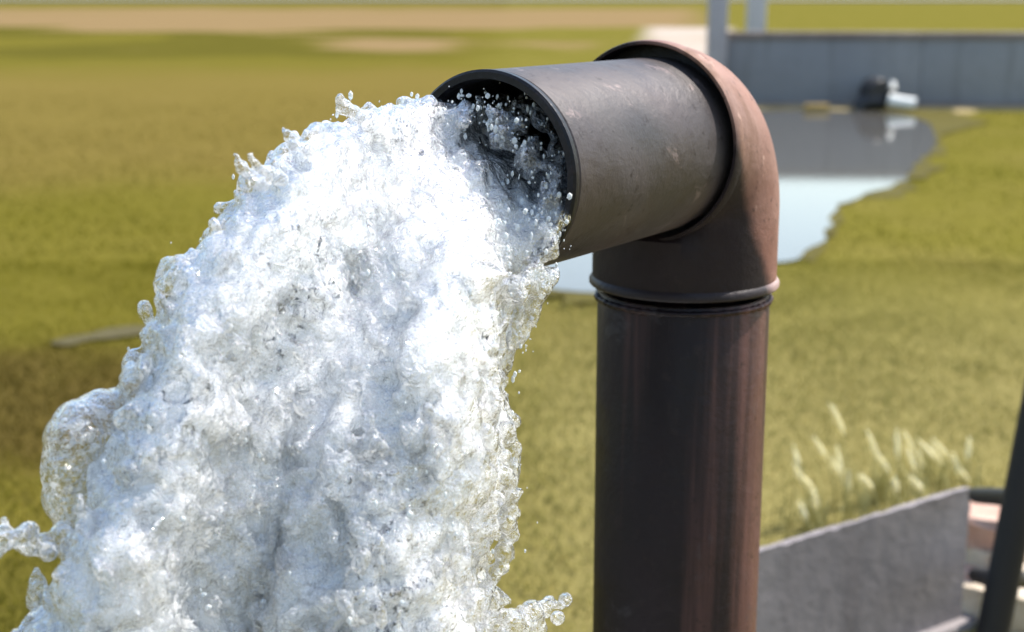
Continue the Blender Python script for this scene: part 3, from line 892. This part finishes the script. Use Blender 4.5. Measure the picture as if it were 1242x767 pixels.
def build_water(lo0, hi0, vox, seed, fine=True):
    lvox = 0.010
    lshape = tuple(int(math.ceil((hi0[a] - lo0[a]) / lvox)) + 2 for a in range(3))
    shape = tuple(int((hi0[a] - lo0[a]) / vox) for a in range(3))
    lc = body_field(core_pts, lo0, lshape, lvox)
    ls = np.minimum(lc, body_field(clear_pts, lo0, lshape, lvox))
    C = upsample(lc, shape, vox, lvox)
    F = upsample(ls, shape, vox, lvox)
    r = np.random.default_rng(seed)
    X = lo0[0] + np.arange(shape[0], dtype=np.float32) * vox
    Y = lo0[1] + np.arange(shape[1], dtype=np.float32) * vox
    Z = lo0[2] + np.arange(shape[2], dtype=np.float32) * vox
    U = ((X[:, None] - M_[0]) * Dh[0] + (Y[None, :] - M_[1]) * Dh[1])[:, :, None].astype(np.float32)
    W = ((X[:, None] - M_[0]) * Eh[0] + (Y[None, :] - M_[1]) * Eh[1])[:, :, None].astype(np.float32)
    grow = np.clip((np.maximum(U, 0) + np.maximum(M_[2] - Z, 0)[None, None, :] * 0.7) / 0.30, 0.10, 1.0).astype(np.float32)
    big = grow * 0.006 * noise3(shape, vox, (0.060, 0.060, 0.075), r) + grow * 0.004 * noise3(shape, vox, (0.028, 0.028, 0.038), r)
    F -= big; C -= big
    rad = np.sqrt(W ** 2 + (Z - M_[2])[None, None, :] ** 2) - 0.084
    inside = (U < 0.004)
    if fine:
        n2 = np.abs(noise3(shape, vox, (0.0135, 0.0135, 0.019), r))
        n3 = noise3(shape, vox, (0.0066, 0.0066, 0.009), r)
        F -= (0.45 + 0.55 * grow) * (0.0085 * (n2 - 0.40) + 0.0036 * n3)
        C -= 0.0015 * n3 + 0.002 * noise3(shape, vox, 0.014, r)
        del n2, n3
    F = np.where(inside, np.maximum(F, rad), F)
    for c_, r_ in fine_pts:
        lim = r_ + 0.014
        s3 = tuple(slice(max(int((c_[a] - lim - lo0[a]) / vox), 0), max(int((c_[a] + lim - lo0[a]) / vox) + 1, 0)) for a in range(3))
        sub = F[s3]
        if sub.size == 0: continue
        np.minimum(sub, np.sqrt((X[s3[0], None, None] - c_[0]) ** 2 + (Y[None, s3[1], None] - c_[1]) ** 2 + (Z[None, None, s3[2]] - c_[2]) ** 2) - r_, out=sub)
    C = np.where(inside, np.maximum(C, rad + 0.004), C)
    C = np.maximum(C + 0.0040, F + 0.0015)          # the core stays under the clear skin
    return iso(F, lo0, vox), iso(C, lo0, vox)

def drop_islands(P, Qd, nmin):
    """remove crumbs of fewer than nmin vertices"""
    par = np.arange(len(P))
    E = np.concatenate([Qd[:, [0, 1]], Qd[:, [1, 2]], Qd[:, [2, 3]]])
    for _ in range(60):
        a, b = par[E[:, 0]], par[E[:, 1]]
        m = np.minimum(a, b)
        new = par.copy()
        np.minimum.at(new, E[:, 0], m); np.minimum.at(new, E[:, 1], m)
        np.minimum.at(new, a, m); np.minimum.at(new, b, m)
        new = new[new]
        if np.array_equal(new, par): break
        par = new
    keep = np.bincount(par, minlength=len(P))[par] >= nmin
    remap = np.cumsum(keep) - 1
    return P[keep], remap[Qd[keep[Qd].all(1)]]

def foam_mat(name):
    g = NT(name); p = g.coord('Position')
    n1 = g.noise(p, 60, 5, 0.65, 1.2); n2 = g.noise(p, 240, 4, 0.65, 1.0); n3 = g.noise(p, 22, 3, 0.5, 0.5)
    nr = g.bump(g.math('ADD', n1, g.math('MULTIPLY', n2, 0.6)), 1.0, 0.012)
    c = g.mix(g.mrange(n3, 0.35, 0.7), (0.955, 0.965, 0.975), (0.98, 0.98, 0.975))
    c = g.mix(g.math('MULTIPLY', g.mrange(n1, 0.56, 0.74), 0.35), c, (0.68, 0.73, 0.78))     # clearer, less aerated streaks
    n5 = g.noise(p, 95, 3, 0.6, 1.5)
    cl = g.mrange(g.noise(g.mapping(p, (1, 1, 1), (4.3, 1.7, 2.2)), 11, 3, 0.5), 0.50, 0.66)      # clear pockets come in clusters
    speck = g.math('MULTIPLY', g.mrange(n5, 0.58, 0.61), g.math('ADD', g.math('MULTIPLY', cl, 0.85), 0.15))
    b = g.b
    g.base(c); g.rough(0.25); b.inputs['IOR'].default_value = 1.33
    b.inputs['Subsurface Weight'].default_value = 1.0
    b.inputs['Subsurface Radius'].default_value = (1.0, 1.0, 1.0)
    b.inputs['Subsurface Scale'].default_value = 0.05
    g.nrm(nr)
    # unbroken clear water: looks into the dark depth of the stream
    dk = g.n('BsdfPrincipled'); dk.inputs['Base Color'].default_value = (0.03, 0.035, 0.045, 1); dk.inputs['Roughness'].default_value = 0.08; dk.inputs['IOR'].default_value = 1.33
    g.l(nr, dk.inputs['Normal'])
    mx = g.n('MixShader'); g.l(speck, mx.inputs[0]); g.l(b.outputs[0], mx.inputs[1]); g.l(dk.outputs[0], mx.inputs[2]); g.l(mx.outputs[0], g.out.inputs[0])
    return g.m

def clear_mat(name):
    """thin skin of clear water: lets light through, mirrors by Fresnel, dims where it is seen edge on"""
    g = NT(name); p = g.coord('Position')
    n1 = g.noise(p, 110, 4, 0.62, 1.0); n2 = g.noise(p, 330, 3, 0.6, 0.8)
    nr = g.bump(g.math('ADD', n1, g.math('MULTIPLY', n2, 0.35)), 1.0, 0.006)
    fr = g.n('Fresnel'); fr.inputs['IOR'].default_value = 1.33; g.l(nr, fr.inputs['Normal'])
    lw = g.n('LayerWeight'); lw.inputs['Blend'].default_value = 0.5; g.l(nr, lw.inputs['Normal'])
    edge = g.mrange(lw.outputs['Facing'], 0.62, 1.0)
    tr = g.n('BsdfTransparent'); g.l(g.mix(edge, (1.0, 1.0, 1.0), (0.78, 0.80, 0.82)), tr.inputs[0])
    gl = g.n('BsdfGlossy'); gl.inputs['Roughness'].default_value = 0.04; g.l(nr, gl.inputs['Normal'])
    ms = g.n('MixShader'); g.l(g.math('MULTIPLY', fr.outputs[0], 1.0, clamp=True), ms.inputs[0])
    g.l(tr.outputs[0], ms.inputs[1]); g.l(gl.outputs[0], ms.inputs[2])
    # fine white bubbles caught in the skin, scattering light both ways
    df = g.n('BsdfDiffuse'); df.inputs[0].default_value = (0.96, 0.965, 0.97, 1); g.l(nr, df.inputs['Normal'])
    tl = g.n('BsdfTranslucent'); tl.inputs[0].default_value = (0.96, 0.965, 0.97, 1); g.l(nr, tl.inputs['Normal'])
    m3 = g.n('MixShader'); m3.inputs[0].default_value = 0.5; g.l(df.outputs[0], m3.inputs[1]); g.l(tl.outputs[0], m3.inputs[2])
    n4 = g.noise(p, 90, 4, 0.7, 1.5)
    air = g.n('Attribute', attribute_name='air').outputs['Fac']
    m4 = g.n('MixShader'); g.l(g.math('MULTIPLY', g.mrange(n4, 0.50, 0.58), g.math('MULTIPLY', air, 0.42)), m4.inputs[0]); g.l(ms.outputs[0], m4.inputs[1]); g.l(m3.outputs[0], m4.inputs[2])
    g.l(m4.outputs[0], g.out.inputs[0])
    return g.m
M_foam = foam_mat('aerated_water'); M_clear = clear_mat('clear_water')

jet = empty('water_jet', (MOUTH.x, MOUTH.y, 0))
tag(jet, 'foaming white water gushing from the outlet stub of the pipe', 'water')
def water_pair(names, lo0, hi0, vox, seed, fine, nmin):
    for nm, mt, (P, Qd) in zip(names, (M_clear, M_foam), build_water(lo0, hi0, vox, seed, fine)):
        P, Qd = drop_islands(P, Qd, nmin)
        me = np_mesh(nm, P, Qd)
        Uv = (P - M_) @ Dh; Wv = (P - M_) @ Eh; Hv = P[:, 2] - M_[2]
        air = 1.0 - np.clip((0.05 - Uv) / 0.05, 0, 1) * np.clip((Hv + 0.6 * Wv + 0.01) / 0.03, 0, 1)      # unbroken clear water in the upper bore
        at = me.attributes.new('air', 'FLOAT', 'POINT')
        if len(me.vertices) == len(air): at.data.foreach_set('value', air.astype(np.float32))
        o = mesh_obj(nm, me, mt, jet); o.location = (-MOUTH.x, -MOUTH.y, 0)
        print('water', nm, len(Qd))
water_pair(('clear_skin', 'foam_core'), (-0.60, 0.62, H - 0.72), (0.16, 1.40, H - 0.02), 0.0027, 21, True, 20)
water_pair(('lower_skin', 'lower_core'), (-0.95, 0.10, -0.03), (0.20, 1.40, H - 0.705), 0.0085, 22, False, 20)

# droplets thrown off the jet
M_drop = NT('droplet_water')
M_drop.base((0.9, 0.93, 0.95)); M_drop.rough(0.04); M_drop.b.inputs['IOR'].default_value = 1.33; M_drop.b.inputs['Transmission Weight'].default_value = 0.6
M_drop = M_drop.m
bm = bmesh.new()
bmesh.ops.create_icosphere(bm, subdivisions=1, radius=1.0)
tv = np.array([v.co[:] for v in bm.verts]); tf = np.array([[v.index for v in f.verts] for f in bm.faces]); bm.free()
cc_ = np.array([p for p, r_ in core_pts + clear_pts]); cr_ = np.array([r_ for p, r_ in core_pts + clear_pts])
nd = 22000
k = sr.integers(0, len(cc_), nd)
dr_ = sr.standard_normal((nd, 3)); dr_ /= np.linalg.norm(dr_, axis=1)[:, None]
off = cr_[k] * (1.0 + np.abs(sr.standard_normal(nd)) * np.where(sr.random(nd) < 0.2, 0.75, 0.22)) + 0.003
P = cc_[k] + dr_ * off[:, None]
ok = ((P - M_) @ Dh > 0.012) & (P[:, 2] > 0.02)
P = P[ok]
# beads clinging and splashing inside the upper bore
nb = 80
an = sr.uniform(R(-10), R(150), nb); rb_ = sr.uniform(0.052, 0.083, nb); ub = sr.uniform(-0.05, 0.004, nb)
B = M_ + Dh * ub[:, None] + Eh * (rb_ * np.cos(an))[:, None] + UZ * (rb_ * np.sin(an))[:, None]
P = np.concatenate([P, B]); n = len(P)
rr = 0.0006 + 0.0021 * sr.random(n) ** 4
rr[-nb:] = 0.0009 + 0.0016 * sr.random(nb) ** 2
st = np.stack([sr.uniform(0.7, 1.2, n), sr.uniform(0.7, 1.2, n), sr.uniform(0.8, 2.0, n)], -1) * rr[:, None]
V = (tv[None] * st[:, None, :] + P[:, None, :]).reshape(-1, 3)
T = (tf[None] + (np.arange(n) * len(tv))[:, None, None]).reshape(-1, 3)
dp = mesh_obj('droplets', np_mesh('droplets', V, None, T), M_drop, jet); dp.location = (-MOUTH.x, -MOUTH.y, 0); dp['kind'] = 'stuff'
